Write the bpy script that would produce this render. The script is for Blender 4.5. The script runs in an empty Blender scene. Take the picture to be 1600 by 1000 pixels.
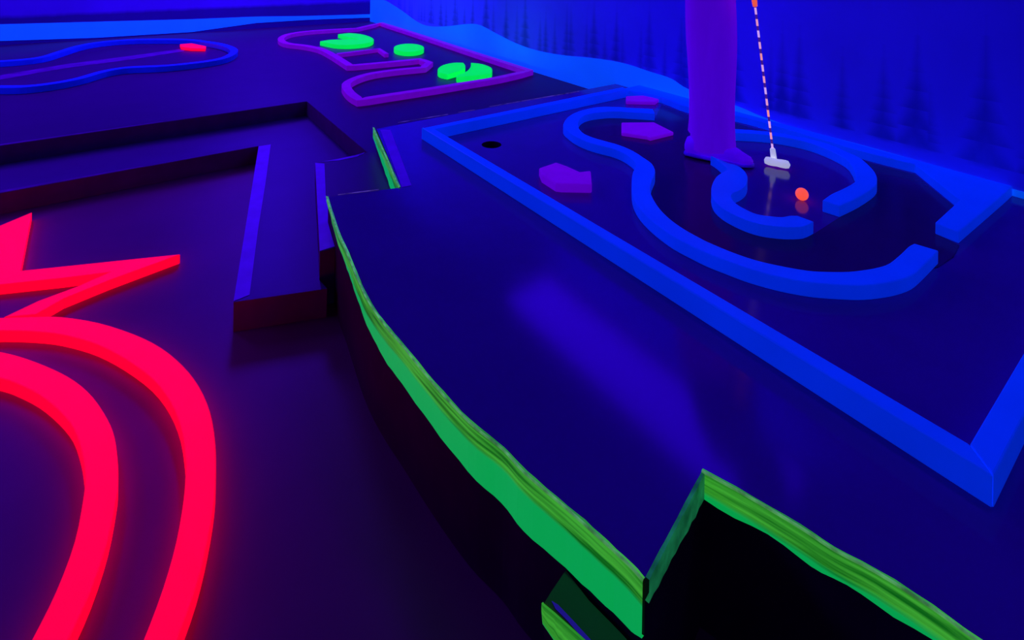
import bpy, bmesh, math, random
from mathutils import Vector, Matrix
from mathutils.geometry import tessellate_polygon
random.seed(4)
sc = bpy.context.scene
COL = sc.collection

# ------------------------------------------------------------------ camera
# level camera 1.15 m above the lowest floor, lens shifted downward
F, CX, YH, CZ = 842.0, 800.0, -76.6, 1.15
ROLL = math.atan(.017)
cd = bpy.data.cameras.new('camera'); cam = bpy.data.objects.new('camera', cd); COL.objects.link(cam)
cd.sensor_fit = 'HORIZONTAL'; cd.sensor_width = 36; cd.lens = 36 * F / 1600
cd.shift_x = 0; cd.shift_y = -(500 - YH) / 1600
cd.clip_start = .05; cd.clip_end = 60
cam.matrix_world = Matrix.Translation((0, 0, CZ)) @ Matrix.Rotation(math.pi/2, 4, 'X') @ Matrix.Rotation(ROLL, 4, 'Z')
sc.camera = cam
sc.view_settings.view_transform = 'Standard'; sc.view_settings.look = 'None'
sc.view_settings.gamma = 1; sc.view_settings.use_curve_mapping = False
sc.view_settings.exposure = 0.0
w = bpy.data.worlds.new('world'); sc.world = w; w.use_nodes = True
w.node_tree.nodes['Background'].inputs[0].default_value = (.02, .0, .25, 1)
w.node_tree.nodes['Background'].inputs[1].default_value = .05

UV = (.06, .007, 1.0)                  # blacklight violet-blue
LIGHTS = [                              # label, (u, w, half-length along w, half-width), strength
    ('violet blacklight panel on the ceiling near the far right corner', (1.3, 5.95, .8, .25), 44.0),
    ('violet blacklight panel on the ceiling over the far hole', (-1.0, 5.0, .8, .25), 26.0),
    ('violet blacklight panel on the ceiling near the left wall', (-3.2, 3.6, .9, .25), 30.0),
    ('added violet blacklight panel on the ceiling over the near end of the raised deck', (1.75, .15, .5, .15), 9.0),  # unseen panel, added to brighten the right wall and board tops
    ('added violet fill panel on the ceiling behind the viewer', (-.2, -1.6, .6, .2), 2.5),  # unseen fill, added for the board sides that face the camera
]
WALL_LAMP = (2.24, 2.64, 1.22, 3.10, 1.85, 6.0)     # u from, u to, w from, w to, Z, strength: a canopy light bracketed off the mural wall
ZC = 2.45
C_, S_ = math.cos(ROLL), math.sin(ROLL)
E1 = Vector((.809, .587)).normalized(); E2 = Vector((-E1.y, E1.x))

def ray(x, y):
    u = x - CX; v = y - YH
    return u*C_ + v*S_, -u*S_ + v*C_
def P(x, y, Z):                         # where the sight line meets the level Z
    a, b = ray(x, y); t = (CZ - Z) / b
    return Vector((a*t, F*t))
def RM(u, w_): return E1*u + E2*w_      # room coordinates: u towards right wall, w towards back wall
def wallpt(x, y, n, dist):              # sight line meets a vertical wall -> (along, Z)
    a, b = ray(x, y); t = dist / (a*n.x + F*n.y)
    p = Vector((a*t, F*t)); return p, CZ - b*t

# ------------------------------------------------------------------ materials
def mat(name, base, rough=.5, emis=None, es=0, spec=.3, noise=.12, nscale=14, bump=0, grade=None, stretch=None):
    m = bpy.data.materials.new(name); m.use_nodes = True
    nt = m.node_tree; n = nt.nodes; b = n['Principled BSDF']
    tc = n.new('ShaderNodeTexCoord'); nz = n.new('ShaderNodeTexNoise'); nz.inputs['Scale'].default_value = nscale
    nz.inputs['Detail'].default_value = 4
    if stretch:
        mp = n.new('ShaderNodeMapping'); mp.inputs['Scale'].default_value = stretch
        nt.links.new(tc.outputs['Object'], mp.inputs[0]); nt.links.new(mp.outputs[0], nz.inputs['Vector'])
    else:
        nt.links.new(tc.outputs['Object'], nz.inputs['Vector'])
    mr = n.new('ShaderNodeMapRange'); mr.inputs['From Min'].default_value = .3; mr.inputs['From Max'].default_value = .7
    mr.inputs['To Min'].default_value = 1 - noise; mr.inputs['To Max'].default_value = 1 + noise
    nt.links.new(nz.outputs['Fac'], mr.inputs['Value'])
    def scaled(c):
        v = n.new('ShaderNodeVectorMath'); v.operation = 'SCALE'; v.inputs[0].default_value = c[:3]
        nt.links.new(mr.outputs[0], v.inputs['Scale']); return v
    nt.links.new(scaled(base).outputs[0], b.inputs['Base Color'])
    b.inputs['Roughness'].default_value = rough
    b.inputs['Specular IOR Level'].default_value = spec
    if emis:
        nt.links.new(scaled(emis).outputs[0], b.inputs['Emission Color']); b.inputs['Emission Strength'].default_value = es
    if bump:
        bp = n.new('ShaderNodeBump'); bp.inputs['Strength'].default_value = bump; bp.inputs['Distance'].default_value = .004
        nt.links.new(nz.outputs['Fac'], bp.inputs['Height']); nt.links.new(bp.outputs[0], b.inputs['Normal'])
    return m
M = {}
M['deck']   = mat('deck_felt', (.17, .002, .29), .12, spec=.4, noise=.06, nscale=5)
M['lane']   = mat('dark_lane_felt', (.11, .002, .08), .16, spec=.3, noise=.06, nscale=5)
M['mid']    = mat('middle_felt', (.11, .001, .085), .45, spec=.2, noise=.06, nscale=5)
M['step']   = mat('step_felt', (.16, .001, .16), .45, spec=.2, noise=.06, nscale=5)
M['floor']  = mat('floor_felt', (.36, .001, .10), .45, spec=.25, noise=.08, nscale=4)
M['black']  = mat('black_side', (.07, .003, .03), .6, spec=.1)
M['riser']  = mat('dark_violet_riser', (.22, .001, .13), .6, spec=.1)
M['stripe'] = mat('dull_violet_stripe', (.3, .0, .25), .5, spec=.2, noise=.3)  # dull violet; the lit worn rims are painted with it too
M['tape']   = mat('violet_edge_tape', (.5, .0, .62), .45, (.01, 0, .25), .4, spec=.3, noise=.1)  # tape colour; also used for the painted highlight on the channel lip
M['blue']   = mat('fluorescent_blue_paint', (.0, .5, .93), .45, (.0, .03, .7), .5, spec=.3, noise=.05, nscale=9, bump=.15)
M['wavy']   = mat('deep_blue_paint', (.02, .3, .7), .45, (.0, .004, .3), .3, noise=.05)
M['purple'] = mat('purple_paint', (.7, .0, .3), .5, (.11, 0, .42), .8, noise=.06)
M['arrow']  = mat('purple_foam', (.7, .0, .4), .6, (.10, 0, .5), .8, noise=.04)
M['red']    = mat('fluorescent_red_paint', (.95, .0, .035), .6, (1.05, 0.0, .03), .95, noise=.03, nscale=6, bump=.1)
M['pad']    = mat('fluorescent_green_paint', (.02, .8, .03), .6, (.0, .8, .08), .97, spec=.1, noise=.05)
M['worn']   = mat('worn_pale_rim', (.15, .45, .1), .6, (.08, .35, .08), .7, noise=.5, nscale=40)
M['seam']   = mat('scuffed_seam', (.6, .3, .35), .6, (.08, .05, .15), .35, noise=.8, nscale=25)
M['ball']   = mat('fluorescent_orange_ball', (.9, .25, .1), .4, (1.0, .09, .03), .95, noise=.03, nscale=60, bump=.1)
M['rubber'] = mat('pale_rubber', (.9, .9, .75), .5, (.36, .38, .5), .95, noise=.06)
M['grip']   = mat('orange_grip', (.9, .3, .1), .5, (1, .12, .04), .8)
M['pants']  = mat('violet_lit_trousers', (.7, .01, .5), .85, (.06, 0, .6), .68, spec=.1, noise=.07, nscale=6, stretch=(2, 2, .4), bump=.1)
M['shoe']   = mat('shoe_canvas', (.6, .0, .9), .7, (.05, 0, .6), .6, spec=.2)
M['sole']   = mat('shoe_sole', (.4, .1, .9), .7)
M['skin']   = mat('skin', (.5, .25, .25), .6)
M['shirt']  = mat('dark_shirt', (.2, .02, .3), .85)
M['hair']   = mat('dark_hair', (.05, .02, .04), .7)
M['ceil']   = mat('ceiling_paint', (.15, .03, .12), .8)
M['housing']= mat('lamp_housing', (.1, .1, .1), .5)
M['snow']   = mat('mural_snow_paint', (.05, .9, .95), .7, (0, .085, .7), .6, spec=.1, noise=.06, nscale=3)
M['leaf_top'] = mat('glossy_black_top', (.1, .05, .03), .16, spec=.55)
M['lamp'] = bpy.data.materials.new('blacklight_tube')
M['lamp'].use_nodes = True
_b = M['lamp'].node_tree.nodes['Principled BSDF']; _b.inputs['Base Color'].default_value = (.1, .1, .1, 1)

def green_mat():                        # brushed paint: emerald face, yellow-green band along its upper edge
    m = bpy.data.materials.new('brushed_green_paint'); m.use_nodes = True
    nt = m.node_tree; n = nt.nodes; b = n['Principled BSDF']
    uv = n.new('ShaderNodeUVMap'); sp = n.new('ShaderNodeSeparateXYZ'); nt.links.new(uv.outputs[0], sp.inputs[0])
    mp = n.new('ShaderNodeMapping'); mp.inputs['Scale'].default_value = (4, 110, 1); nt.links.new(uv.outputs[0], mp.inputs[0])
    nz = n.new('ShaderNodeTexNoise'); nz.inputs['Scale'].default_value = 1; nz.inputs['Detail'].default_value = 5
    nt.links.new(mp.outputs[0], nz.inputs['Vector'])
    ad = n.new('ShaderNodeMath'); ad.operation = 'MULTIPLY_ADD'; ad.inputs[1].default_value = .014
    nt.links.new(nz.outputs['Fac'], ad.inputs[0]); nt.links.new(sp.outputs['Y'], ad.inputs[2])
    mr = n.new('ShaderNodeMapRange'); mr.inputs['From Min'].default_value = .036; mr.inputs['From Max'].default_value = .044
    nt.links.new(ad.outputs[0], mr.inputs['Value'])
    ramp = n.new('ShaderNodeValToRGB'); ramp.color_ramp.elements[0].position = .36; ramp.color_ramp.elements[1].position = .6
    ramp.color_ramp.elements[0].color = (.003, .13, .006, 1); ramp.color_ramp.elements[1].color = (.05, .42, .03, 1)
    nt.links.new(nz.outputs['Fac'], ramp.inputs[0])
    mx = n.new('ShaderNodeMix'); mx.data_type = 'RGBA'
    nt.links.new(mr.outputs[0], mx.inputs['Factor']); nt.links.new(ramp.outputs[0], mx.inputs[6]); mx.inputs[7].default_value = (.002, .40, .075, 1)
    nt.links.new(mx.outputs[2], b.inputs['Base Color']); nt.links.new(mx.outputs[2], b.inputs['Emission Color'])
    b.inputs['Emission Strength'].default_value = .85; b.inputs['Roughness'].default_value = .45
    return m
M['green'] = green_mat()
M['shaded_green'] = mat('shaded_green_paint', (.01, .2, .06), .5, (.006, .12, .04), .7, noise=.5, nscale=30)  # darker copy of the green: shade put into the colour

def wall_mat(name, axis, base, dark, treebase, th, cell, band=None):
    """blue mural wall: soft pine silhouettes standing in a row (procedural, along the wall)"""
    m = bpy.data.materials.new(name); m.use_nodes = True
    nt = m.node_tree; n = nt.nodes; L = nt.links; b = n['Principled BSDF']
    def math_(op, a, b_=None, c=None, clamp=False):
        k = n.new('ShaderNodeMath'); k.operation = op; k.use_clamp = clamp
        for i, v in enumerate((a, b_, c)):
            if v is None: continue
            if isinstance(v, (int, float)): k.inputs[i].default_value = v
            else: L.new(v, k.inputs[i])
        return k.outputs[0]
    tc = n.new('ShaderNodeTexCoord'); dp = n.new('ShaderNodeVectorMath'); dp.operation = 'DOT_PRODUCT'
    L.new(tc.outputs['Object'], dp.inputs[0]); dp.inputs[1].default_value = (axis.x, axis.y, 0)
    s = dp.outputs['Value']; sp = n.new('ShaderNodeSeparateXYZ'); L.new(tc.outputs['Object'], sp.inputs[0]); z = sp.outputs['Z']
    masks = []
    for k, (cs, off, hs) in enumerate(((cell, .3, 1.0), (cell*.62, 7.7, .75))):
        q = math_('ADD', math_('DIVIDE', s, cs), off)
        cellid = math_('FLOOR', q); fr = math_('SUBTRACT', math_('FRACT', q), .5)
        wn = n.new('ShaderNodeTexWhiteNoise'); wn.noise_dimensions = '1D'; L.new(cellid, wn.inputs['W'])
        rnd = wn.outputs['Value']
        wn2 = n.new('ShaderNodeTexWhiteNoise'); wn2.noise_dimensions = '1D'; L.new(math_('ADD', cellid, 51.3), wn2.inputs['W'])
        d = math_('MULTIPLY', math_('ABSOLUTE', math_('SUBTRACT', fr, math_('MULTIPLY', math_('SUBTRACT', wn2.outputs['Value'], .5), .4))), cs)
        H = math_('MULTIPLY', math_('MULTIPLY_ADD', rnd, .6, .5), th*hs)
        y = math_('DIVIDE', math_('SUBTRACT', z, treebase), H)           # 0 foot .. 1 tip
        tier = math_('FRACT', math_('MULTIPLY', y, 5.0))
        wd = math_('MULTIPLY', math_('MULTIPLY', math_('SUBTRACT', 1.0, y), math_('SUBTRACT', 1.1, math_('MULTIPLY', tier, .55))), math_('MULTIPLY', H, .19))
        e = math_('SUBTRACT', wd, d)
        mr = n.new('ShaderNodeMapRange'); mr.interpolation_type = 'SMOOTHSTEP'
        mr.inputs['From Min'].default_value = -.03; mr.inputs['From Max'].default_value = .045; L.new(e, mr.inputs['Value'])
        ft = n.new('ShaderNodeMapRange'); ft.interpolation_type = 'SMOOTHSTEP'
        ft.inputs['From Min'].default_value = -.06; ft.inputs['From Max'].default_value = .03; L.new(y, ft.inputs['Value'])
        masks.append(math_('MULTIPLY', mr.outputs[0], ft.outputs[0]))
    mk = math_('MAXIMUM', masks[0], masks[1])
    nz = n.new('ShaderNodeTexNoise'); nz.inputs['Scale'].default_value = 9; nz.inputs['Detail'].default_value = 5
    mp = n.new('ShaderNodeMapping'); mp.inputs['Scale'].default_value = (1, 1, .5); L.new(tc.outputs['Object'], mp.inputs[0]); L.new(mp.outputs[0], nz.inputs['Vector'])
    mk = math_('MULTIPLY', mk, math_('MULTIPLY_ADD', nz.outputs['Fac'], 1.3, .1), clamp=True)
    if band:                                                            # dark painted forest band up to a height
        br = n.new('ShaderNodeMapRange'); br.inputs['From Min'].default_value = band; br.inputs['From Max'].default_value = band+.04
        br.inputs['To Min'].default_value = .8; br.inputs['To Max'].default_value = 0
        L.new(math_('ADD', z, math_('MULTIPLY', nz.outputs['Fac'], .03)), br.inputs['Value']); mk = math_('MAXIMUM', mk, br.outputs[0])
    mx = n.new('ShaderNodeMix'); mx.data_type = 'RGBA'; L.new(mk, mx.inputs['Factor'])
    mx.inputs[6].default_value = (*base, 1); mx.inputs[7].default_value = (*dark, 1)
    n2 = n.new('ShaderNodeTexNoise'); n2.inputs['Scale'].default_value = 1.6; n2.inputs['Detail'].default_value = 3; L.new(tc.outputs['Object'], n2.inputs['Vector'])
    v = n.new('ShaderNodeVectorMath'); v.operation = 'SCALE'; L.new(mx.outputs[2], v.inputs[0])
    L.new(math_('MULTIPLY_ADD', n2.outputs['Fac'], .5, .75), v.inputs['Scale'])
    L.new(v.outputs[0], b.inputs['Base Color']); b.inputs['Roughness'].default_value = .6; b.inputs['Specular IOR Level'].default_value = .15
    return m
M['wall_r'] = wall_mat('mural_forest_wall', E2, (.16, .4, .97), (.04, .2, .45), .36, .40, .27)
M['wall_b'] = wall_mat('mural_back_wall', E1, (.22, .03, .66), (.05, .02, .16), .30, .04, .9, band=.44)
M['wall']   = mat('plain_wall', (.3, .03, .5), .8)

# ------------------------------------------------------------------ mesh helpers
def link(name, me, m, parent=None, **k):
    o = bpy.data.objects.new(name, me); COL.objects.link(o)
    if m: me.materials.append(M[m])
    if parent: o.parent = parent
    return o
def tag(o, label, cat, group=None):
    o['label'] = label; o['category'] = cat
    if group: o['group'] = group
    return o
def thing(name, label, cat, group=None):
    return tag(link(name, None, None), label, cat, group)
def struct(o): o['kind'] = 'structure'; return o
def area2(p): return sum(p[i].x*p[(i+1) % len(p)].y - p[(i+1) % len(p)].x*p[i].y for i in range(len(p)))
def prism(name, pts, z0, z1, m, parent=None, bev=0, hole=None, side=None):
    pts = [Vector((p[0], p[1])) for p in pts]
    q = [pts[0]]
    for p in pts[1:]:
        if (p - q[-1]).length > 1e-4: q.append(p)
    if (q[0]-q[-1]).length < 1e-4: q.pop()
    pts = q
    if area2(pts) < 0: pts.reverse()
    me = bpy.data.meshes.new(name); bm = bmesh.new()
    top = [bm.verts.new((p.x, p.y, z1)) for p in pts]; bot = [bm.verts.new((p.x, p.y, z0)) for p in pts]
    n = len(pts)
    for i in range(n):
        j = (i+1) % n; bm.faces.new((bot[i], bot[j], top[j], top[i]))
    bm.faces.new(list(reversed(bot)))
    if hole:
        ht = [bm.verts.new((p.x, p.y, z1)) for p in hole]
        allv = top + ht
        for tri in tessellate_polygon([[v.co for v in top], [v.co for v in ht]]):
            f = bm.faces.new([allv[i] for i in tri])
            f.normal_update()
            if f.normal.z < 0: f.normal_flip()
    else:
        bm.faces.new(top)
    if side:
        bm.normal_update()
        for f in bm.faces: f.material_index = 0 if f.normal.z > .5 else 1
    bm.to_mesh(me); bm.free()
    o = link(name, me, m, parent)
    if side: me.materials.append(M[side])
    if bev:
        b = o.modifiers.new('b', 'BEVEL'); b.width = bev; b.segments = 2; b.limit_method = 'ANGLE'; b.angle_limit = math.radians(40)
    return o
def spline(pts, k=4, closed=False, sharp=50):
    """Catmull-Rom through points; corners sharper than `sharp` degrees stay corners"""
    n = len(pts); out = []
    def corner(i):
        if not closed and (i == 0 or i == n-1): return True
        a = pts[i]-pts[i-1]; b = pts[(i+1) % n]-pts[i]
        if a.length < 1e-6 or b.length < 1e-6: return True
        return math.degrees(a.angle(b)) > sharp
    for i in range(n if closed else n-1):
        p1, p2 = pts[i], pts[(i+1) % n]
        p0 = 2*p1-p2 if corner(i) else pts[i-1]
        p3 = 2*p2-p1 if corner((i+1) % n) else pts[(i+2) % n]
        for j in range(k):
            t = j/k
            out.append(.5*((2*p1)+(p2-p0)*t+(2*p0-5*p1+4*p2-p3)*t*t+(3*p1-p0-3*p2+p3)*t**3))
    if not closed: out.append(pts[-1])
    return out
def PL(s, Z): return [P(x, y, Z) for x, y in s]
def ribbon(cl, wd, closed=False):
    """outline polygon(s) of constant-width board along a centre line"""
    n = len(cl); Lp, Rp = [], []
    for i, p in enumerate(cl):
        a = cl[(i-1) % n] if (closed or i) else p; b = cl[(i+1) % n] if (closed or i < n-1) else p
        d = (b-a); d = d.normalized() if d.length > 1e-9 else Vector((1, 0)); nn = Vector((-d.y, d.x))
        Lp.append(p+nn*wd/2); Rp.append(p-nn*wd/2)
    return Lp, Rp
def loop_board(name, cl, wd, z0, z1, m, parent=None, bev=.003):
    Lp, Rp = ribbon(cl, wd, True); n = len(cl)
    me = bpy.data.meshes.new(name); bm = bmesh.new()
    V = [[bm.verts.new((p.x, p.y, z)) for p in q] for q, z in ((Lp, z1), (Rp, z1), (Rp, z0), (Lp, z0))]
    for i in range(n):
        j = (i+1) % n
        for k in range(4):
            a, b = V[k], V[(k+1) % 4]; bm.faces.new((a[i], b[i], b[j], a[j]))
    bmesh.ops.recalc_face_normals(bm, faces=bm.faces); bm.to_mesh(me); bm.free()
    o = link(name, me, m, parent)
    if bev:
        b = o.modifiers.new('b', 'BEVEL'); b.width = bev; b.segments = 2; b.limit_method = 'ANGLE'; b.angle_limit = math.radians(50)
    return o
def open_board(name, cl, wd, z0, z1, m, parent=None, bev=.003):
    Lp, Rp = ribbon(cl, wd); return prism(name, Lp+list(reversed(Rp)), z0, z1, m, parent, bev)
def tube(name, pts, rad, m, parent=None, seg=12, caps=True, flat=1.0):
    """round tube through 3-D points with a radius per point"""
    me = bpy.data.meshes.new(name); bm = bmesh.new(); rings = []
    n = len(pts); pts = [Vector(p) for p in pts]
    if isinstance(rad, (int, float)): rad = [rad]*n
    up = Vector((0, 0, 1))
    for i, p in enumerate(pts):
        d = (pts[min(i+1, n-1)]-pts[max(i-1, 0)]).normalized()
        s = d.cross(up) if abs(d.dot(up)) < .95 else d.cross(Vector((0, 1, 0))); s.normalize(); t = s.cross(d).normalized()
        rings.append([bm.verts.new(p+(s*math.cos(2*math.pi*k/seg)+t*math.sin(2*math.pi*k/seg)*flat)*rad[i]) for k in range(seg)])
    for a, b in zip(rings, rings[1:]):
        for k in range(seg): bm.faces.new((a[k], a[(k+1) % seg], b[(k+1) % seg], b[k]))
    if caps: bm.faces.new(rings[0]); bm.faces.new(rings[-1])
    bmesh.ops.recalc_face_normals(bm, faces=bm.faces)
    for f in bm.faces: f.smooth = len(f.verts) == 4
    bm.to_mesh(me); bm.free(); return link(name, me, m, parent)

# ------------------------------------------------------------------ room
UW, WB, UL, WF = 2.70, 6.92, -4.6, -2.6            # right wall, back wall, left wall, wall behind the viewer
room = [RM(UL-.1, WF-.1), RM(UW+.1, WF-.1), RM(UW+.1, WB+.1), RM(UL-.1, WB+.1)]
struct(prism('floor', room, -.05, 0, 'floor'))
struct(prism('ceiling', room, ZC+.02, ZC+.07, 'ceil'))
def wallbox(name, u0, u1, w0, w1, m): return struct(prism(name, [RM(u0, w0), RM(u1, w0), RM(u1, w1), RM(u0, w1)], 0, ZC+.02, m))
wr = wallbox('wall_right', UW, UW+.1, WF, WB, 'wall_r')
wb = wallbox('wall_back', UL, UW+.1, WB, WB+.1, 'wall_b')
wallbox('wall_left', UL-.1, UL, WF, WB+.1, 'wall')
wallbox('wall_front', UL, UW+.1, WF-.1, WF, 'wall')

def wall_panel(name, top, bot, th, m, parent):
    """cut-out paint layer on a wall; top and bot are lists of (plan point, Z) running the same way"""
    me = bpy.data.meshes.new(name); bm = bmesh.new()
    n3 = Vector((th.x, th.y, 0))
    ring = [Vector((p.x, p.y, z)) for p, z in top] + [Vector((p.x, p.y, z)) for p, z in reversed(bot)]
    a = [bm.verts.new(v+n3*.001) for v in ring]; b = [bm.verts.new(v+n3) for v in ring]
    bm.faces.new(b); bm.faces.new(list(reversed(a)))
    for i in range(len(ring)):
        j = (i+1) % len(ring); bm.faces.new((a[i], a[j], b[j], b[i]))
    bmesh.ops.recalc_face_normals(bm, faces=bm.faces); bm.to_mesh(me); bm.free()
    return link(name, me, m, parent)
prof = [(604, 1.5), (627, 16), (652, 34), (671, 41), (699, 41), (730, 37.5), (749, 39), (774, 51.5), (805, 67), (836, 78), (877, 86), (924, 90.6),
        (971, 98), (1017, 112.5), (1049, 123), (1077, 140), (1150, 165), (1188, 181), (1240, 199), (1325, 221), (1430, 250), (1500, 273), (1600, 300)]
pp = []
for x, y in prof:
    p, z = wallpt(x, y, E1, UW); pp.append(Vector((p.dot(E2), z)))
pp = spline(pp, 4, sharp=170)
top = [(RM(UW, q.x), max(q.y, .285)) for q in pp]; top = [(RM(UW, WB-.01), top[0][1]+.02)] + top + [(RM(UW, .2), .30), (RM(UW, -2.5), .36)]
bot = [(RM(UW, WB-.01), .181), (RM(UW, 2.515), .181), (RM(UW, 2.505), .271), (RM(UW, -2.5), .271)]
wall_panel('painted_snowdrift', top, bot, -E1*.004, 'snow', wr)
tb = [wallpt(x, y, E2, WB) for x, y in ((-200, 44), (-60, 40), (0, 38), (150, 34), (300, 30), (400, 26), (480, 25), (590, 22))]
bb = [wallpt(x, y, E2, WB) for x, y in ((-200, 72), (-60, 67), (0, 64), (150, 59), (300, 50), (400, 36), (480, 31), (590, 27))]
wall_panel('painted_snowdrift', tb, bb, -E2*.004, 'snow', wb)

# ------------------------------------------------------------------ platforms
Z1, Z2, Z3 = .09, .18, .27
# upper deck outline, traced edge by edge
far_l = RM(1.022, 2.51)
sc1 = [P(626, 293, Z3), far_l]
curve = spline(PL([(513, 308), (522, 337), (532, 366), (544, 392), (566, 445), (582, 476), (604, 507), (633, 541), (680, 598), (736, 658), (788, 700),
                   (824, 738), (888, 792), (939, 837), (984, 878), (1008, 904)], Z3), 4)
ret = PL([(1008, 904), (1098, 734)], Z3)
right_e = spline(PL([(1098, 734), (1176, 777), (1250, 821), (1304, 856), (1370, 891), (1458, 947), (1531, 1000)], Z3), 3) + [RM(1.12, -.6), RM(1.3, -1.6)]
outline3 = [RM(UW-.001, 2.51), far_l, P(626, 293, Z3)] + curve + right_e + [RM(1.4, WF+.01), RM(UW-.001, WF+.01)]
cupc = P(768, 226, Z3)
cup = [cupc+Vector((math.cos(a), math.sin(a)))*.045 for a in [2*math.pi*i/28 for i in range(28)]]
up = thing('course_platform', 'uppermost dark raised deck with green painted zigzag edges, under the blue framed hole', 'platform')
prism('deck', outline3, .001, Z3, 'deck', up, hole=cup, side='black')
# the cup
me = bpy.data.meshes.new('cup'); bm = bmesh.new()
a = [bm.verts.new((p.x, p.y, Z3)) for p in cup]; b = [bm.verts.new((p.x, p.y, Z3-.09)) for p in cup]
for i in range(28): bm.faces.new((a[i], b[i], b[(i+1) % 28], a[(i+1) % 28]))
bm.faces.new(b); bmesh.ops.recalc_face_normals(bm, faces=bm.faces); bm.to_mesh(me); bm.free()
c = link('cup', me, 'black', up); c['label'] = 'black hole cup sunk in the deck'

def interp(tab, x):
    for (x0, y0), (x1, y1) in zip(tab, tab[1:]):
        if x <= x1: return y0+(y1-y0)*max(0, (x-x0))/(x1-x0)
    return tab[-1][1]
def strip(name, line, out_sign, hfun, m='green', th=.006):
    """painted facing along the platform edge: wobbling top, given height below"""
    n = len(line); me = bpy.data.meshes.new(name); bm = bmesh.new(); uvl = bm.loops.layers.uv.new('UVMap')
    R = []; s = 0; rim = []
    for i, p in enumerate(line):
        if i: s += (p-line[i-1]).length
        d = (line[min(i+1, n-1)]-line[max(i-1, 0)]).normalized(); o = Vector((-d.y, d.x))*out_sign
        h = hfun(i/(n-1)); wob = .0012*math.sin(s*53)+.0010*math.sin(s*143+1)+.0008*math.sin(s*271)
        zt = Z3+.0025+wob*.5; zb = Z3-h
        q = p+o*(th+wob*.4)
        R.append([(bm.verts.new((p.x+o.x*.0005, p.y+o.y*.0005, zt)), 0, s), (bm.verts.new((q.x, q.y, zt)), .0, s),
                  (bm.verts.new((q.x, q.y, (zt+zb)/2)), h/2, s), (bm.verts.new((q.x, q.y, zb)), h, s), (bm.verts.new((p.x+o.x*.0005, p.y+o.y*.0005, zb)), h, s)])
        rim.append((q.x, q.y, zt))
    for A, B in zip(R, R[1:]):
        for k in range(4):
            f = bm.faces.new((A[k][0], A[k+1][0], B[k+1][0], B[k][0]))
            for lp, src in zip(f.loops, (A[k], A[k+1], B[k+1], B[k])): lp[uvl].uv = (src[2], src[1])
    bmesh.ops.recalc_face_normals(bm, faces=bm.faces); bm.to_mesh(me); bm.free()
    o = link(name, me, m, up)
    return o, rim
def resample(line, step):
    out = [line[0]]
    for a, b in zip(line, line[1:]):
        k = max(1, int((b-a).length/step))
        out += [a+(b-a)*(j+1)/k for j in range(k)]
    return out
tot = len(curve)
hs1 = [(0, .012), (.1, .03), (.3, .05), (.45, .078), (.55, .083), (.65, .092), (.75, .095), (.85, .090), (.95, .088), (1, .080)]
c1 = resample(curve, .02)
xs = []
o1, rim1 = strip('green_edge', c1, -1, lambda t: interp(hs1, t))
c3 = resample(right_e[:-2]+[RM(1.0, -.15)], .02)
o3, rim3 = strip('green_edge', c3, -1, lambda t: .042+.003*math.sin(t*40))
cr = resample(ret, .015)
o2, rim2 = strip('green_edge', cr, -1, lambda t: .03+.012*t+.002*math.sin(t*50), 'shaded_green'); o2['label'] = 'green edge facing away, coloured darker as shade'  # this face turns away, its shade is in the darker green
s2 = resample([P(585, 200, Z3), P(626, 293, Z3)], .03)
o4, rim4 = strip('green_edge', s2, -1, lambda t: .045+.045*t)
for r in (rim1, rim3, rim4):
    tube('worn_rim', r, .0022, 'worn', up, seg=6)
# scuffed pale seams on the two straight edges
for a, b in (((528, 305), (592, 297)), ((622, 192), (700, 179)), ((716, 176), (742, 172)), ((765, 167), (905, 143))):
    pa, pb = P(*a, Z3), P(*b, Z3); d = (pb-pa).normalized(); nn = Vector((-d.y, d.x))*.005
    prism('scuffed_seam', [pa-nn*.2, pb-nn*.6, pb+nn*.8, pa+nn*.4], Z3+.0006, Z3+.0022, 'seam', up)
prism('edge_strip', PL([(594, 203), (610, 203), (643, 290), (628, 293)], Z3), Z3+.0006, Z3+.0014, 'tape', up)

# middle level: everything left of and beyond the deck
TR = [(-4.55, 3.50), (.962, 3.50), (.962, 2.47), (.721, 2.475), (.527, 1.742)]
i0 = 7
edge3 = [p for p in curve[:i0]]
mid_pts = [RM(UL+.01, WB-.002), RM(UL+.01, 3.50)] + [RM(*q) for q in TR[1:]] + [P(530, 385, Z2)] + list(reversed(edge3)) + [P(626, 293, Z3), far_l, RM(UW-.001, 2.512), RM(UW-.001, WB-.002)]
mid = thing('course_platform', 'middle dark platform level holding the purple hole and the wavy blue hole', 'platform')
prism('deck', mid_pts, .001, Z2, 'mid', mid, side='riser')
prism('edge_strip', [RM(.721, 2.475), RM(.527, 1.745)] + PL([(527, 384), (519, 348), (509, 308), (507, 256)], Z2), Z2+.0006, Z2+.0014, 'tape', mid)
prism('edge_strip', PL([(503, 253), (520, 250), (567, 241), (570, 238), (558, 245), (530, 251)], Z2), Z2+.0006, Z2+.0014, 'tape', mid)  # highlight on the channel lip, painted as a thin bright sliver
o = prism('violet_stripe', PL([(-60, 132), (5, 117), (100, 101), (200, 88), (288, 76), (288, 80), (200, 94), (100, 107), (5, 124), (-60, 140)], Z2), Z2+.0006, Z2+.0014, 'stripe', mid)  # flat violet stripe across the wavy hole
prism('edge_strip', [RM(-2.6, 3.502), RM(.2, 3.502), RM(.2, 3.512), RM(-.8, 3.535), RM(-2.6, 3.54)], Z2+.0006, Z2+.0014, 'stripe', mid)  # worn upper rim catching light, painted on as a violet line
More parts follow.
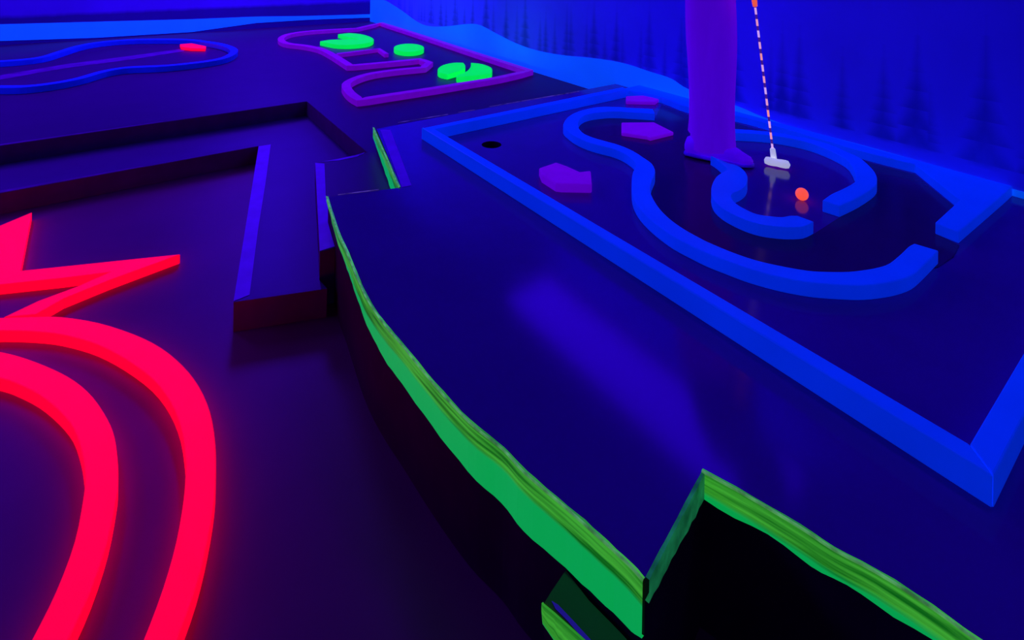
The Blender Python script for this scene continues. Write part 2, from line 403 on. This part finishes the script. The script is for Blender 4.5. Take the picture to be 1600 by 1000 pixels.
# lower step level: the T-shaped channel
st = thing('course_platform', 'T-shaped lower step beside the red outlines, with a violet taped left edge', 'platform')
step_pts = [RM(UL+.01, 3.498), RM(UL+.01, 3.10), RM(.607, 3.10), P(365, 472, Z1), P(511, 451, Z1), RM(.527, 1.740), RM(.721, 2.473), RM(.96, 2.468), RM(.96, 3.498)]
prism('deck', step_pts, .001, Z1, 'step', st, side='riser')
prism('edge_strip', PL([(404, 229), (423, 226), (415, 285), (403, 360), (390, 461), (365, 471)], Z1), Z1+.0006, Z1+.0014, 'tape', st)
prism('edge_strip', [RM(-2.6, 3.102), RM(.1, 3.102), RM(.1, 3.115), RM(-.5, 3.135), RM(-2.6, 3.14)], Z1+.0006, Z1+.0014, 'stripe', st)  # light on the worn near rim, painted as a thin line
# low leaf-shaped slab below the deck corner
ZL = .17
leaf = thing('course_platform', 'small low glossy slab with green side below the near corner of the deck', 'platform')
lp = [P(851, 941, ZL), P(861, 925, ZL), P(884, 891, ZL)]
inner = [RM(.38, .62)]
lpoly = PL([(917, 1000), (869, 957)], ZL)
under = []
pc = [p for p in curve if P(880, 880, Z3).x < p.x]   # deck edge near the corner
poly = [P(1010, 1082, ZL)] + lpoly + lp
poly = poly + [P(884, 891, ZL)+Vector((.03, .03))]
lo = prism('slab', [P(1000, 1065, ZL), P(917, 1000, ZL), P(869, 957, ZL), P(851, 941, ZL), P(861, 925, ZL), P(884, 891, ZL)]
           + [p+Vector((-.006, -.008)) for p in curve if p.x > P(884, 891, ZL).x+.03][:-1], .10, ZL, 'leaf_top', leaf)
gl = [P(849, 941, ZL), P(851, 944, ZL), P(869, 959, ZL), P(917, 1002, ZL), P(1000, 1067, ZL)]
me = bpy.data.meshes.new('green_edge'); bm = bmesh.new(); uvl = bm.loops.layers.uv.new('UVMap'); prev = None; s = 0
for i, p in enumerate(resample(gl, .012)):
    a = bm.verts.new((p.x-.003, p.y-.003, ZL+.002)); hgt = .010+.040*min(1, i*.012/.045)**.7; b = bm.verts.new((p.x-.003, p.y-.003, ZL-hgt)); s = i*.012
    if prev:
        f = bm.faces.new((prev[0], prev[1], b, a))
        for l_, uv_ in zip(f.loops, ((s-.012, 0), (s-.012, .034), (s, .034), (s, .0))): l_[uvl].uv = uv_
    prev = (a, b)
bm.to_mesh(me); bm.free(); o = link('green_edge', me, 'green', leaf)
sm = o.modifiers.new('s', 'SOLIDIFY'); sm.thickness = .003
prism('edge_strip', PL([(862, 940), (872, 946), (895, 970), (925, 1003), (912, 1000), (888, 972), (868, 952)], ZL), ZL+.0005, ZL+.0012, 'tape', leaf)

# ------------------------------------------------------------------ blue framed hole
fr = thing('hole_border', 'long rectangular bright blue timber border around the hole on the upper deck', 'border')
Hf = .055
prism('border_board', [RM(1.14, .237), RM(1.18, .277), RM(1.18, 2.22), RM(1.14, 2.26)], Z3+.0005, Z3+Hf, 'blue', fr, .003)
prism('border_board', [RM(1.14, 2.2605), RM(1.1805, 2.2205), RM(2.50, 2.235), RM(2.52, 2.285)], Z3+.0005, Z3+Hf-.004, 'blue', fr, .003)
prism('border_board', [RM(1.1405, .2365), RM(1.1805, .2765), RM(2.66, .2765), RM(2.66, .2365)], Z3+.0005, Z3+Hf, 'blue', fr, .003)
inner_e = PL([(985, 151), (1034, 162), (1077, 178), (1150, 191), (1202, 205), (1290, 232), (1360, 253), (1430, 271), (1500, 329)], Z3)
stub = [P(1461, 366, Z3), P(1498, 381, Z3), RM(2.60, .52), RM(UW-.006, .52)]
prism('border_board', spline(inner_e, 3) + stub + [RM(UW-.006, 2.30), RM(2.5, 2.29)], Z3+.0005, Z3+.038, 'blue', fr, .003)
# dark lane felt inside
lane = PL([(1022, 188), (1034, 164), (1077, 180), (1150, 193), (1202, 207), (1360, 255), (1430, 273), (1500, 331), (1463, 366), (1499, 384), (1490, 402), (1466, 418), (1440, 424),
           (1400, 452), (1340, 458), (1260, 450), (1190, 438), (1120, 412), (1060, 376), (1010, 330), (1000, 290), (1010, 262), (960, 232), (900, 212), (892, 196), (910, 184), (950, 179)], Z3)
# outer lane with the ring's interior left open (a slit joins the two loops)
ring_in = PL([(1272, 366), (1312, 340), (1352, 312), (1364, 285), (1352, 262), (1300, 235), (1240, 222), (1180, 214), (1140, 214), (1110, 240), (1116, 260), (1146, 276), (1140, 292),
              (1120, 306), (1122, 326), (1150, 346), (1200, 362), (1240, 368)], Z3)
me = bpy.data.meshes.new('felt'); bm = bmesh.new()
A = [bm.verts.new((p.x, p.y, Z3+.0018)) for p in lane]; B = [bm.verts.new((p.x, p.y, Z3+.0018)) for p in ring_in]; allv = A+B
for tri in tessellate_polygon([[v.co for v in A], [v.co for v in B]]):
    f = bm.faces.new([allv[i] for i in tri]); f.normal_update()
    if f.normal.z < 0: f.normal_flip()
bm.to_mesh(me); bm.free(); o = link('lane_felt', me, 'lane', up); o['label'] = 'darker felt lane'
sm = o.modifiers.new('s', 'SOLIDIFY'); sm.thickness = .0014

Hb = .040
def mix(seq):                            # 't' points lie on the top edge, 'b' points on the foot of the board
    return [P(x, y, Z3+Hb if k == 't' else Z3) for k, x, y in seq]
outer = [('t', x, y) for x, y in [(1020, 170), (989, 168.5), (965, 167), (944, 166.5), (924.5, 168.5), (908, 172.5), (894.5, 178), (884.5, 186), (880, 196)]] + \
        [('b', x, y) for x, y in [(887, 217.5), (899, 226.5), (917, 235), (938, 241.5), (956, 246), (974, 253.5), (988.5, 264), (994, 273), (989, 284),
         (986.7, 300), (987.7, 318), (991.5, 331), (1000.5, 346), (1015.5, 362), (1032, 376), (1053, 391), (1080, 405.5), (1104, 417.5), (1134, 429.5), (1164, 441), (1197, 451),
         (1230, 459), (1267.5, 465.5), (1304, 468.5), (1340, 470), (1370, 468), (1400, 462.5), (1424, 453.5), (1442, 438), (1466, 413)]]
inn = [('t', x, y) for x, y in [(1428.5, 380), (1419.5, 385), (1407.5, 396.5), (1389.5, 411), (1373, 417), (1352, 421), (1325, 424), (1290, 424), (1260, 422), (1215, 414), (1177.5, 405),
        (1140, 392), (1107, 378), (1092, 370.5), (1068, 357), (1047, 342), (1030.5, 325.5), (1020, 309), (1016, 297), (1018, 284), (1023.7, 268.5), (1019, 256), (1005.5, 246), (989, 235.5), (968, 226.5),
        (947, 220.5), (927.5, 215), (912.5, 208.5), (905, 201), (903, 193.5), (906.5, 184.5), (915.5, 179), (932, 175.5), (957.5, 173.5), (989, 175), (1023, 177)]]
so, si = spline(mix(outer), 3), spline(mix(inn), 3)
tag(prism('bumper_rail', so+si, Z3+.0005, Z3+Hb, 'blue', None, .003), 'long winding S-shaped bright blue bumper inside the blue border', 'bumper rail')
wl_o = [('b', x, y) for x, y in [(1110, 258), (1119, 264), (1129, 273), (1136, 280), (1129, 285), (1119, 293)]] + [('b', x, y) for x, y in [(1113, 304), (1111, 316), (1115, 330),
        (1126, 342), (1142.5, 352.5), (1165, 363), (1187.5, 370), (1210, 373.5), (1232.5, 375), (1255, 373.5), (1271, 366)]]
wl_i = [('t', x, y) for x, y in [(1246, 337), (1234, 337), (1222, 339), (1207, 338), (1183, 334.5), (1165, 327), (1150, 318), (1142.5, 308), (1145, 302), (1156, 297), (1165, 289.5), (1168, 279), (1166, 271),
        (1159, 263), (1149, 257.5), (1138, 255)]]
tag(prism('bumper_rail', spline(mix(wl_o), 3)+spline(mix(wl_i), 3), Z3+.0005, Z3+Hb, 'blue', None, .003), 'short hooked blue bumper beginning at the shoe, left half of the blue ring', 'bumper rail')
rr_o = [('t', x, y) for x, y in [(1136, 201), (1150, 201.5), (1180, 203.5), (1210, 206.5), (1240, 212), (1270, 218), (1300, 227), (1322.5, 236.5), (1342, 245.5), (1355.5, 256), (1367, 269), (1370.5, 280)]] + \
       [('b', x, y) for x, y in [(1366, 308), (1342, 325), (1312, 340)]]
rr_i = [('t', 1285, 313), ('t', 1300, 302.5), ('t', 1322.5, 292), ('t', 1338, 279)] + [('b', x, y) for x, y in [(1327, 268), (1307.5, 254.5), (1285, 244), (1264, 236.5), (1240, 230.5), (1210, 225), (1180, 222), (1150, 220.5), (1136, 220)]]
tag(prism('bumper_rail', spline(mix(rr_o), 3)+spline(mix(rr_i), 3), Z3+.0005, Z3+Hb, 'blue', None, .003), 'curved blue bumper behind the putter, right half of the blue ring', 'bumper rail')

# raised purple arrows
def arrow(pts, h, lab):
    tag(prism('raised_arrow', PL(pts, Z3+h), Z3+.002, Z3+h, 'arrow', None, .006), lab, 'arrow', 'purple arrows on the blue framed hole')
arrow([(842, 262), (869, 253), (886, 259), (906, 268), (923, 266), (925, 288), (877, 287), (868, 286), (846, 272)], .036, 'purple raised arrow pointing left outside the S-shaped bumper')
arrow([(971, 191), (1022, 190.5), (1053, 206), (1016, 215), (1011, 213), (971, 207)], .02, 'purple raised arrow pointing right inside the upper curl of the bumper')
arrow([(978, 150), (1017, 148.5), (1032, 153), (1024, 159), (978, 158)], .022, 'purple raised arrow farthest back, by the mural wall')

# ------------------------------------------------------------------ purple hole with lily pads
Hp = .04
pur = [(558, 44), (517.5, 46), (477, 49), (450, 53.5), (439, 60), (447, 67), (477, 71), (501, 76), (518, 84), (533, 93), (547, 102), (566, 100.5), (615, 96), (656, 92), (671, 97),
       (661, 105), (623, 108.5), (582.5, 114), (556, 121.5), (541, 131), (547, 144), (562, 155), (600, 149), (680, 137), (722.5, 130), (777.5, 121)]
ph = thing('hole_border', 'purple board outline with a notch, around the three lily pads by the corner', 'border')
loop_board('border_board', spline([RM(2.60, 3.32), RM(2.62, 4.3), RM(2.65, 5.4), RM(2.665, 6.45)] + PL(pur, Z2+Hp), 3, True, 40), .06, Z2+.0005, Z2+Hp, 'purple', ph)
open_board('cross_board', PL([(527, 83), (560, 79), (592, 75), (604, 83)], Z2+Hp), .04, Z2+.0005, Z2+Hp-.004, 'purple', ph)
Hl = .042
def pad(pts, lab, k=3, sharp=60):
    tag(prism('lily_pad', spline(PL(pts, Z2+Hl), k, True, sharp), Z2+.0005, Z2+Hl, 'pad', None, .003), lab, 'lily pad', 'green lily pads in the purple hole')
pad([(528, 53.5), (545, 51.5), (562, 53), (576, 56.5), (584, 61.5), (577, 66.5), (560, 69), (541, 70), (522, 69), (500, 64.5), (517, 62), (540, 61.6), (562, 60.6), (545, 58)],
    'glowing green lily pad with open notch, farthest back in the purple hole', sharp=45)
pad([(639+23.5*math.cos(a), 74.5+6.3*math.sin(a)) for a in [i*math.pi/10 for i in range(20)]], 'small round glowing green lily pad between the two larger ones')
pad([(684, 108), (692, 101.6), (709, 98), (724, 98), (727, 103), (722.5, 109), (699, 116), (687, 113)], 'left oval half of the split glowing green lily pad nearest the viewer')
pad([(736, 98), (753, 100), (766.5, 105), (769, 110.5), (764, 115), (740, 118), (714, 120.5), (714, 117.5), (728, 112), (735, 105)], 'right half of the split glowing green lily pad nearest the viewer')

# wavy blue hole, upper left
wv = [(366, 78), (350, 70), (322, 65), (287, 61.5), (212, 61.5), (162, 65), (125, 71), (95, 80), (62, 89.5), (5, 95), (-60, 97), (-110, 102), (-130, 115), (-110, 130), (-60, 134), (5, 135), (45, 134), (87, 129),
      (125, 121.5), (162, 111), (200, 105), (262, 102), (325, 95), (355, 88)]
wb_ = thing('hole_border', 'wavy thin blue board outline rounded at its right end, upper left', 'border')
loop_board('border_board', spline(PL(wv, Z2+.045), 4, True, 80), .06, Z2+.0005, Z2+.045, 'wavy', wb_)
tag(prism('bumper_block', PL([(281, 69), (300, 67.5), (322, 72), (321, 75.5), (298, 75), (283, 73)], Z2+.03), Z2+.0018, Z2+.03, 'red', None, .005), 'small glowing red block inside the wavy blue outline', 'bumper')

# ------------------------------------------------------------------ red outlines on the lowest floor, lower left
Hr = .035
b_out = PL([(-120, 505), (-60, 498), (5, 496), (60, 494.5), (98, 495), (154, 504), (210, 522), (252, 543), (286, 571), (311, 603), (328, 642), (336, 687), (337.5, 732), (335.5, 779), (325, 844), (307, 917), (277, 1000), (250, 1058), (215, 1120)], Hr)
b_in = PL([(165, 1115), (198, 1055), (223.7, 1000), (255, 917), (275.7, 844), (287, 779), (290, 740), (290, 718), (283, 670), (266, 628), (238, 592), (196, 561), (154, 539), (112, 526), (70, 519), (5, 516.4), (-60, 520), (-120, 527)], Hr)
rd = thing('board_outline', 'larger outer glowing red outline with pointed zigzag fins, lower left', 'outline')
prism('curved_board', spline(b_out, 3)+spline(b_in, 3), .0005, Hr, 'red', rd, .003)
fin = PL([(-90, 398), (0, 352.5), (50, 331.5), (32, 423), (282, 397), (170, 438), (100, 466), (56, 491), (6, 495.5), (60, 470), (122, 447), (172, 425), (100, 434), (5, 444), (-90, 454)], Hr)
prism('fin_board', fin, .0008, Hr+.0003, 'red', rd, .0025)
i_out = PL([(-90, 540), (-40, 543), (5, 550), (42, 560), (84, 576.6), (117.6, 595), (145.6, 620), (168, 653.6), (179, 681.6), (184, 718), (185, 750), (182, 779), (169, 844), (143, 922), (107, 1000), (75, 1060), (30, 1130)], Hr)
i_in = PL([(-30, 1120), (16, 1060), (49, 1000), (88, 922), (117, 844), (130, 779), (133, 750), (131.6, 730), (127, 704), (115, 670), (92.4, 642), (61.6, 617), (28, 600), (5, 592), (-40, 582), (-90, 578)], Hr)
tag(prism('board_outline', spline(i_out, 3)+spline(i_in, 3), .0005, Hr, 'red', None, .003), 'smaller inner glowing red curved outline nested in the larger one, lower left', 'outline')

# ------------------------------------------------------------------ putter and ball
bc = Vector((*P(1253, 304, Z3+.0213), Z3+.0228))
me = bpy.data.meshes.new('golf_ball'); bm = bmesh.new(); bmesh.ops.create_icosphere(bm, subdivisions=4, radius=.0213)
for v in bm.verts:                      # shallow dimples
    d = v.co.normalized(); v.co *= 1-.012*max(0, math.sin(d.x*26)*math.sin(d.y*26)*math.sin(d.z*26+1))
for f in bm.faces: f.smooth = True
bm.to_mesh(me); bm.free(); o = link('golf_ball', me, 'ball'); o.location = bc
tag(o, 'glowing orange golf ball on the deck in front of the putter', 'ball')
pt = thing('putter', 'putter with pale blade head and orange and white dashed shaft', 'putter')
zl = Z3+.022
h0, h1 = P(1197, 250, zl), P(1232, 257, zl)
hl = [h0+(h1-h0)*t for t in (-.04, 0, .12, .3, .5, .7, .88, 1.0, 1.04)]
side = Vector((-(h1-h0).y, (h1-h0).x)).normalized()
hl = [p+side*(-.007*math.sin(math.pi*i/8)) for i, p in enumerate(hl)]
tube('head', [(p.x, p.y, zl) for p in hl], [.006, .0145, .0165, .0165, .0150, .0165, .0165, .0145, .006], 'rubber', pt, 14)
hs = P(1209, 246, Z3+.032); hs0 = Vector((hs.x, hs.y, Z3+.028))
hz = 1.06; a_, b_ = ray(1174, -38); t_ = 2.22/F; hand = Vector((a_*t_, 2.22, CZ-b_*t_))
dirn = (hand-hs0).normalized()
tube('hosel', [hs0-dirn*.008, hs0, hs0+dirn*.04, hs0+dirn*.046], [.011, .012, .0105, .006], 'rubber', pt, 12)
sh0 = hs0+dirn*.04; shl = (hand-sh0).length
sm_ = bpy.data.materials.new('dashed_shaft'); sm_.use_nodes = True; nt = sm_.node_tree; n = nt.nodes; bb_ = n['Principled BSDF']
tc = n.new('ShaderNodeTexCoord'); sp = n.new('ShaderNodeSeparateXYZ'); nt.links.new(tc.outputs['Object'], sp.inputs[0])
def mnode(op, a, b):
    k = n.new('ShaderNodeMath'); k.operation = op
    for i, v in enumerate((a, b)):
        if isinstance(v, (int, float)): k.inputs[i].default_value = v
        elif v is not None: nt.links.new(v, k.inputs[i])
    return k.outputs[0]
zz = mnode('MULTIPLY', sp.outputs['Z'], 21.0); fr_ = mnode('FRACT', zz, None); g1 = mnode('LESS_THAN', fr_, .6)
idx = mnode('FRACT', mnode('MULTIPLY', mnode('FLOOR', zz, None), .41), None)
rp = n.new('ShaderNodeValToRGB'); rp.color_ramp.elements[0].color = (.95, .28, .2, 1); rp.color_ramp.elements[1].color = (.65, .4, .8, 1); nt.links.new(idx, rp.inputs[0])
mx = n.new('ShaderNodeMix'); mx.data_type = 'RGBA'; nt.links.new(g1, mx.inputs['Factor']); mx.inputs[6].default_value = (.05, .01, .2, 1); nt.links.new(rp.outputs[0], mx.inputs[7])
nt.links.new(mx.outputs[2], bb_.inputs['Base Color']); nt.links.new(mx.outputs[2], bb_.inputs['Emission Color']); bb_.inputs['Emission Strength'].default_value = .9
M['shaft'] = sm_
tube('shaft', [sh0+dirn*shl*i/12 for i in range(13)], .0043, 'shaft', pt, 10)
a_, b_ = ray(1178, 11); 
g0 = sh0+dirn*(shl*.93)
tz = sh0+dirn*((CZ-b_*2.2/F-sh0.z)/dirn.z)
tube('grip', [tz, tz+dirn*.02, tz+dirn*.12, hand+dirn*.18, hand+dirn*.2], [.009, .0105, .012, .013, .009], 'grip', pt, 12)
gtop = hand+dirn*.2

# ------------------------------------------------------------------ person
ps = thing('person', 'person in wide violet-lit trousers standing with a putter, one leg in view', 'person')
L1 = Vector((.885, 2.335)); f2 = (P(1165, 255, Z3)-P(1078, 238, Z3)).normalized(); L2 = L1+Vector((.055, .19))
hipz = Z3+.78
def skin_obj(name, verts, edges, rads, m, parent, root=0, sub=2):
    me = bpy.data.meshes.new(name); me.from_pydata([tuple(v) for v in verts], edges, []); me.update()
    o = link(name, me, m, parent)
    sk = o.modifiers.new('skin', 'SKIN'); sk.use_smooth_shade = True
    for i, r in enumerate(rads):
        sv = me.skin_vertices[0].data[i]; sv.radius = (r, r) if isinstance(r, (int, float)) else r; sv.use_root = i == root
    s = o.modifiers.new('sub', 'SUBSURF'); s.levels = sub; s.render_levels = sub
    return o
hip = (L1+L2)/2 - f2*.03
V, Ed, Rr = [], [], []
def v(p, r, par=None):
    V.append(Vector(p)); Rr.append(r)
    if par is not None: Ed.append((par, len(V)-1))
    return len(V)-1
def q3(p2, z): return (p2.x, p2.y, z)
pel = v(q3(hip, hipz+.03), .13)
for L_, fd in ((L1, f2), (L2, Vector((.45, .89)))):
    h_ = v(q3(L_*.6+hip*.4, hipz-.05), .085, pel); k_ = v(q3(L_+fd*.01, Z3+.46), .055, h_); an = v(q3(L_-fd*.0, Z3+.085), .036, k_)
    v(q3(L_+fd*.10, Z3+.035), .026, an)
sp1 = v(q3(hip+f2*.04, hipz+.18), .115, pel); ch = v(q3(hip+f2*.13, hipz+.36), .13, sp1); nk = v(q3(hip+f2*.19, hipz+.45), .055, ch)
hd = v(q3(hip+f2*.235, hipz+.50), .06, nk); hd = v(q3(hip+f2*.27, hipz+.565), .088, hd); tp = v(q3(hip+f2*.275, hipz+.64), .088, hd)
v(q3(hip+f2*.275, hipz+.69), .05, tp); v(q3(hip+f2*.375, hipz+.555), .014, hd)      # crown, nose
hax = Vector((-f2.y, f2.x))
hand3 = hand+dirn*.07
for sgn, hz_ in ((-1, 0), (1, .07)):
    s_ = v(q3(hip+f2*.15+hax*sgn*.16, hipz+.39), .058, ch); el = v(q3(hip+f2*.16+hax*sgn*.20, hipz+.13), .04, s_)
    tgt = hand3+dirn*hz_*.9
    off = Vector((-f2.x*.028, -f2.y*.028, .0))
    wr_ = v(tgt+off*1.9+Vector((hax.x*sgn*.02, hax.y*sgn*.02, .03)), .025, el); pm = v(tgt+off, .022, wr_)
    for k in range(4):                  # fingers curl round the grip
        z_ = Vector((0, 0, .028-.019*k)); a = v(tgt+z_+off*.4+Vector((hax.x, hax.y, 0))*sgn*.02, .0085, pm)
        b = v(tgt+z_+Vector((f2.x, f2.y, 0))*.021+Vector((hax.x, hax.y, 0))*sgn*.006, .008, a)
        v(tgt+z_+Vector((f2.x, f2.y, 0))*.017-Vector((hax.x, hax.y, 0))*sgn*.016, .007, b)
    a = v(tgt+Vector((-hax.x*sgn*.018, -hax.y*sgn*.018, .02)), .009, pm); v(tgt+Vector((-hax.x*sgn*.012+f2.x*.012, -hax.y*sgn*.012+f2.y*.012, -.01)), .008, a)
skin_obj('body', V, Ed, Rr, 'skin', ps)
# wide-legged trousers: one joined garment
me = bpy.data.meshes.new('trousers'); bm = bmesh.new(); SG = 28
tops = []
for li, L_ in enumerate((L1, L2)):
    rings = []
    for i in range(15):
        t = i/14; z = Z3+.045+(hipz-.04-Z3-.045)*t; c_ = L_.lerp(L_*.75+hip*.25, t*t)
        c_ = c_ + Vector((-.012*t, 0))
        rr = .094+.012*t*t-.004*math.sin(t*7)
        if i == 0: rr = .097
        ring = []
        for k in range(SG):
            a = 2*math.pi*k/SG; fold = 1+.012*math.sin(5*a+li)+.005*math.sin(9*a+3*t*3)
            ring.append(bm.verts.new((c_.x+math.cos(a)*rr*fold, c_.y+math.sin(a)*rr*fold*.95, z+.004*math.sin(a*3))))
        rings.append(ring)
    for A, B in zip(rings, rings[1:]):
        for k in range(SG): bm.faces.new((A[k], A[(k+1) % SG], B[(k+1) % SG], B[k]))
rings = []
for i, (dz, ra, rb) in enumerate(((-.06, .20, .105), (0, .20, .12), (.06, .19, .125), (.12, .165, .12), (.15, .16, .115))):
    ring = []
    for k in range(SG):
        a = 2*math.pi*k/SG; p = hip+f2*.02+hax*math.cos(a)*ra+f2*math.sin(a)*rb; ring.append(bm.verts.new((p.x, p.y, hipz+dz)))
    rings.append(ring)
for A, B in zip(rings, rings[1:]):
    for k in range(SG): bm.faces.new((A[k], A[(k+1) % SG], B[(k+1) % SG], B[k]))
bm.faces.new(rings[0])
bmesh.ops.recalc_face_normals(bm, faces=bm.faces)
for f in bm.faces: f.smooth = True
bm.to_mesh(me); bm.free(); link('trousers', me, 'pants', ps)
# shirt
skin_obj('shirt', [q3(hip+f2*.03, hipz+.13), q3(hip+f2*.05, hipz+.22), q3(hip+f2*.13, hipz+.36), q3(hip+f2*.18, hipz+.43),
                   q3(hip+f2*.15-hax*.16, hipz+.39), q3(hip+f2*.155-hax*.19, hipz+.25), q3(hip+f2*.15+hax*.16, hipz+.39), q3(hip+f2*.155+hax*.19, hipz+.25)],
         [(0, 1), (1, 2), (2, 3), (2, 4), (4, 5), (2, 6), (6, 7)], [.15, .14, .15, .07, .075, .06, .075, .06], 'shirt', ps)
hc = hip+f2*.25
me = bpy.data.meshes.new('hair'); bm = bmesh.new(); bmesh.ops.create_uvsphere(bm, u_segments=24, v_segments=16, radius=.108)
for v_ in bm.verts:
    if v_.co.z < -.02: v_.co.z *= .5
    v_.co.x *= .9
for f in bm.faces: f.smooth = True
bm.to_mesh(me); bm.free(); o = link('hair', me, 'hair', ps); o.location = (hc.x, hc.y, hipz+.64)
# shoes: lofted along the foot
def shoe(c0, d, name_lab=None):
    nrm = Vector((-d.y, d.x)); zb = Z3+.003
    def loft(name, secs, m, par):
        me = bpy.data.meshes.new(name); bm = bmesh.new(); R = []; K = 20
        for s_, hw, z0, z1, sh in secs:
            r_ = []
            for k in range(K):
                a = 2*math.pi*k/K; ca, sa = math.cos(a), math.sin(a)
                ca = math.copysign(abs(ca)**.8, ca); sa = math.copysign(abs(sa)**.8, sa)
                p = c0+d*s_*1.06+nrm*(hw*ca*1.1+sh); r_.append(bm.verts.new((p.x, p.y, (z0+z1)/2+(z1-z0)/2*sa)))
            R.append(r_)
        for A, B in zip(R, R[1:]):
            for k in range(K): bm.faces.new((A[k], A[(k+1) % K], B[(k+1) % K], B[k]))
        bm.faces.new(R[0]); bm.faces.new(R[-1]); bmesh.ops.recalc_face_normals(bm, faces=bm.faces)
        for f in bm.faces: f.smooth = True
        bm.to_mesh(me); bm.free(); return link(name, me, m, par)
    sh_ = loft('shoe', [(-.098, .012, zb+.02, zb+.05, 0), (-.09, .030, zb+.008, zb+.075, 0), (-.05, .037, zb+.008, zb+.095, 0), (0, .038, zb+.008, zb+.092, 0), (.05, .042, zb+.008, zb+.080, .002),
                  (.09, .046, zb+.008, zb+.064, .004), (.125, .042, zb+.008, zb+.043, .004), (.150, .028, zb+.01, zb+.034, .003), (.160, .010, zb+.014, zb+.024, .002)], 'shoe', ps)
    loft('sole', [(-.101, .012, zb, zb+.012, 0), (-.092, .033, zb, zb+.016, 0), (-.05, .040, zb, zb+.016, 0), (0, .040, zb, zb+.015, 0), (.05, .045, zb, zb+.015, .002),
                  (.09, .049, zb, zb+.015, .004), (.127, .045, zb, zb+.015, .004), (.153, .030, zb, zb+.014, .003), (.164, .012, zb, zb+.012, .002)], 'sole', sh_)
shoe(L1+f2*.0+Vector((-.02, -.02)), f2)
shoe(L2+Vector((0, .0)), Vector((.3, .95)).normalized())

# ------------------------------------------------------------------ ceiling lights
def lamp_mat(k, s):
    m = bpy.data.materials.new('blacklight_diffuser'); m.use_nodes = True; b = m.node_tree.nodes['Principled BSDF']
    b.inputs['Base Color'].default_value = (.1, .1, .1, 1); b.inputs['Emission Color'].default_value = (*UV, 1); b.inputs['Emission Strength'].default_value = s
    M[k] = m; return k
for i, (lab, (u, w_, hl_, hw), s) in enumerate(LIGHTS):
    t = thing('ceiling_light', lab, 'light', 'blacklight panels on the ceiling')
    prism('housing', [RM(u-hw-.02, w_-hl_-.02), RM(u+hw+.02, w_-hl_-.02), RM(u+hw+.02, w_+hl_+.02), RM(u-hw-.02, w_+hl_+.02)], ZC-.03, ZC+.019, 'housing', t)
    prism('diffuser', [RM(u-hw, w_-hl_), RM(u+hw, w_-hl_), RM(u+hw, w_+hl_), RM(u-hw, w_+hl_)], ZC-.04, ZC-.031, lamp_mat('lamp%d' % i, s), t)
u0, u1, w0, w1, zl_, st_ = WALL_LAMP
t = thing('wall_light', 'long violet blacklight canopy bracketed off the mural wall above the deck', 'light')
prism('housing', [RM(u0-.02, w0-.02), RM(u1+.02, w0-.02), RM(u1+.02, w1+.02), RM(u0-.02, w1+.02)], zl_+.0105, zl_+.06, 'housing', t)
for wq in (w0+.2, (w0+w1)/2, w1-.2):
    prism('bracket', [RM(u1+.021, wq-.02), RM(UW-.001, wq-.02), RM(UW-.001, wq+.02), RM(u1+.021, wq+.02)], zl_+.015, zl_+.055, 'housing', t)
m_ = lamp_mat('lampw', st_); M[m_].node_tree.nodes['Principled BSDF'].inputs['Emission Color'].default_value = (.035, .0, 1, 1)
prism('diffuser', [RM(u0, w0), RM(u1, w0), RM(u1, w1), RM(u0, w1)], zl_, zl_+.01, m_, t)
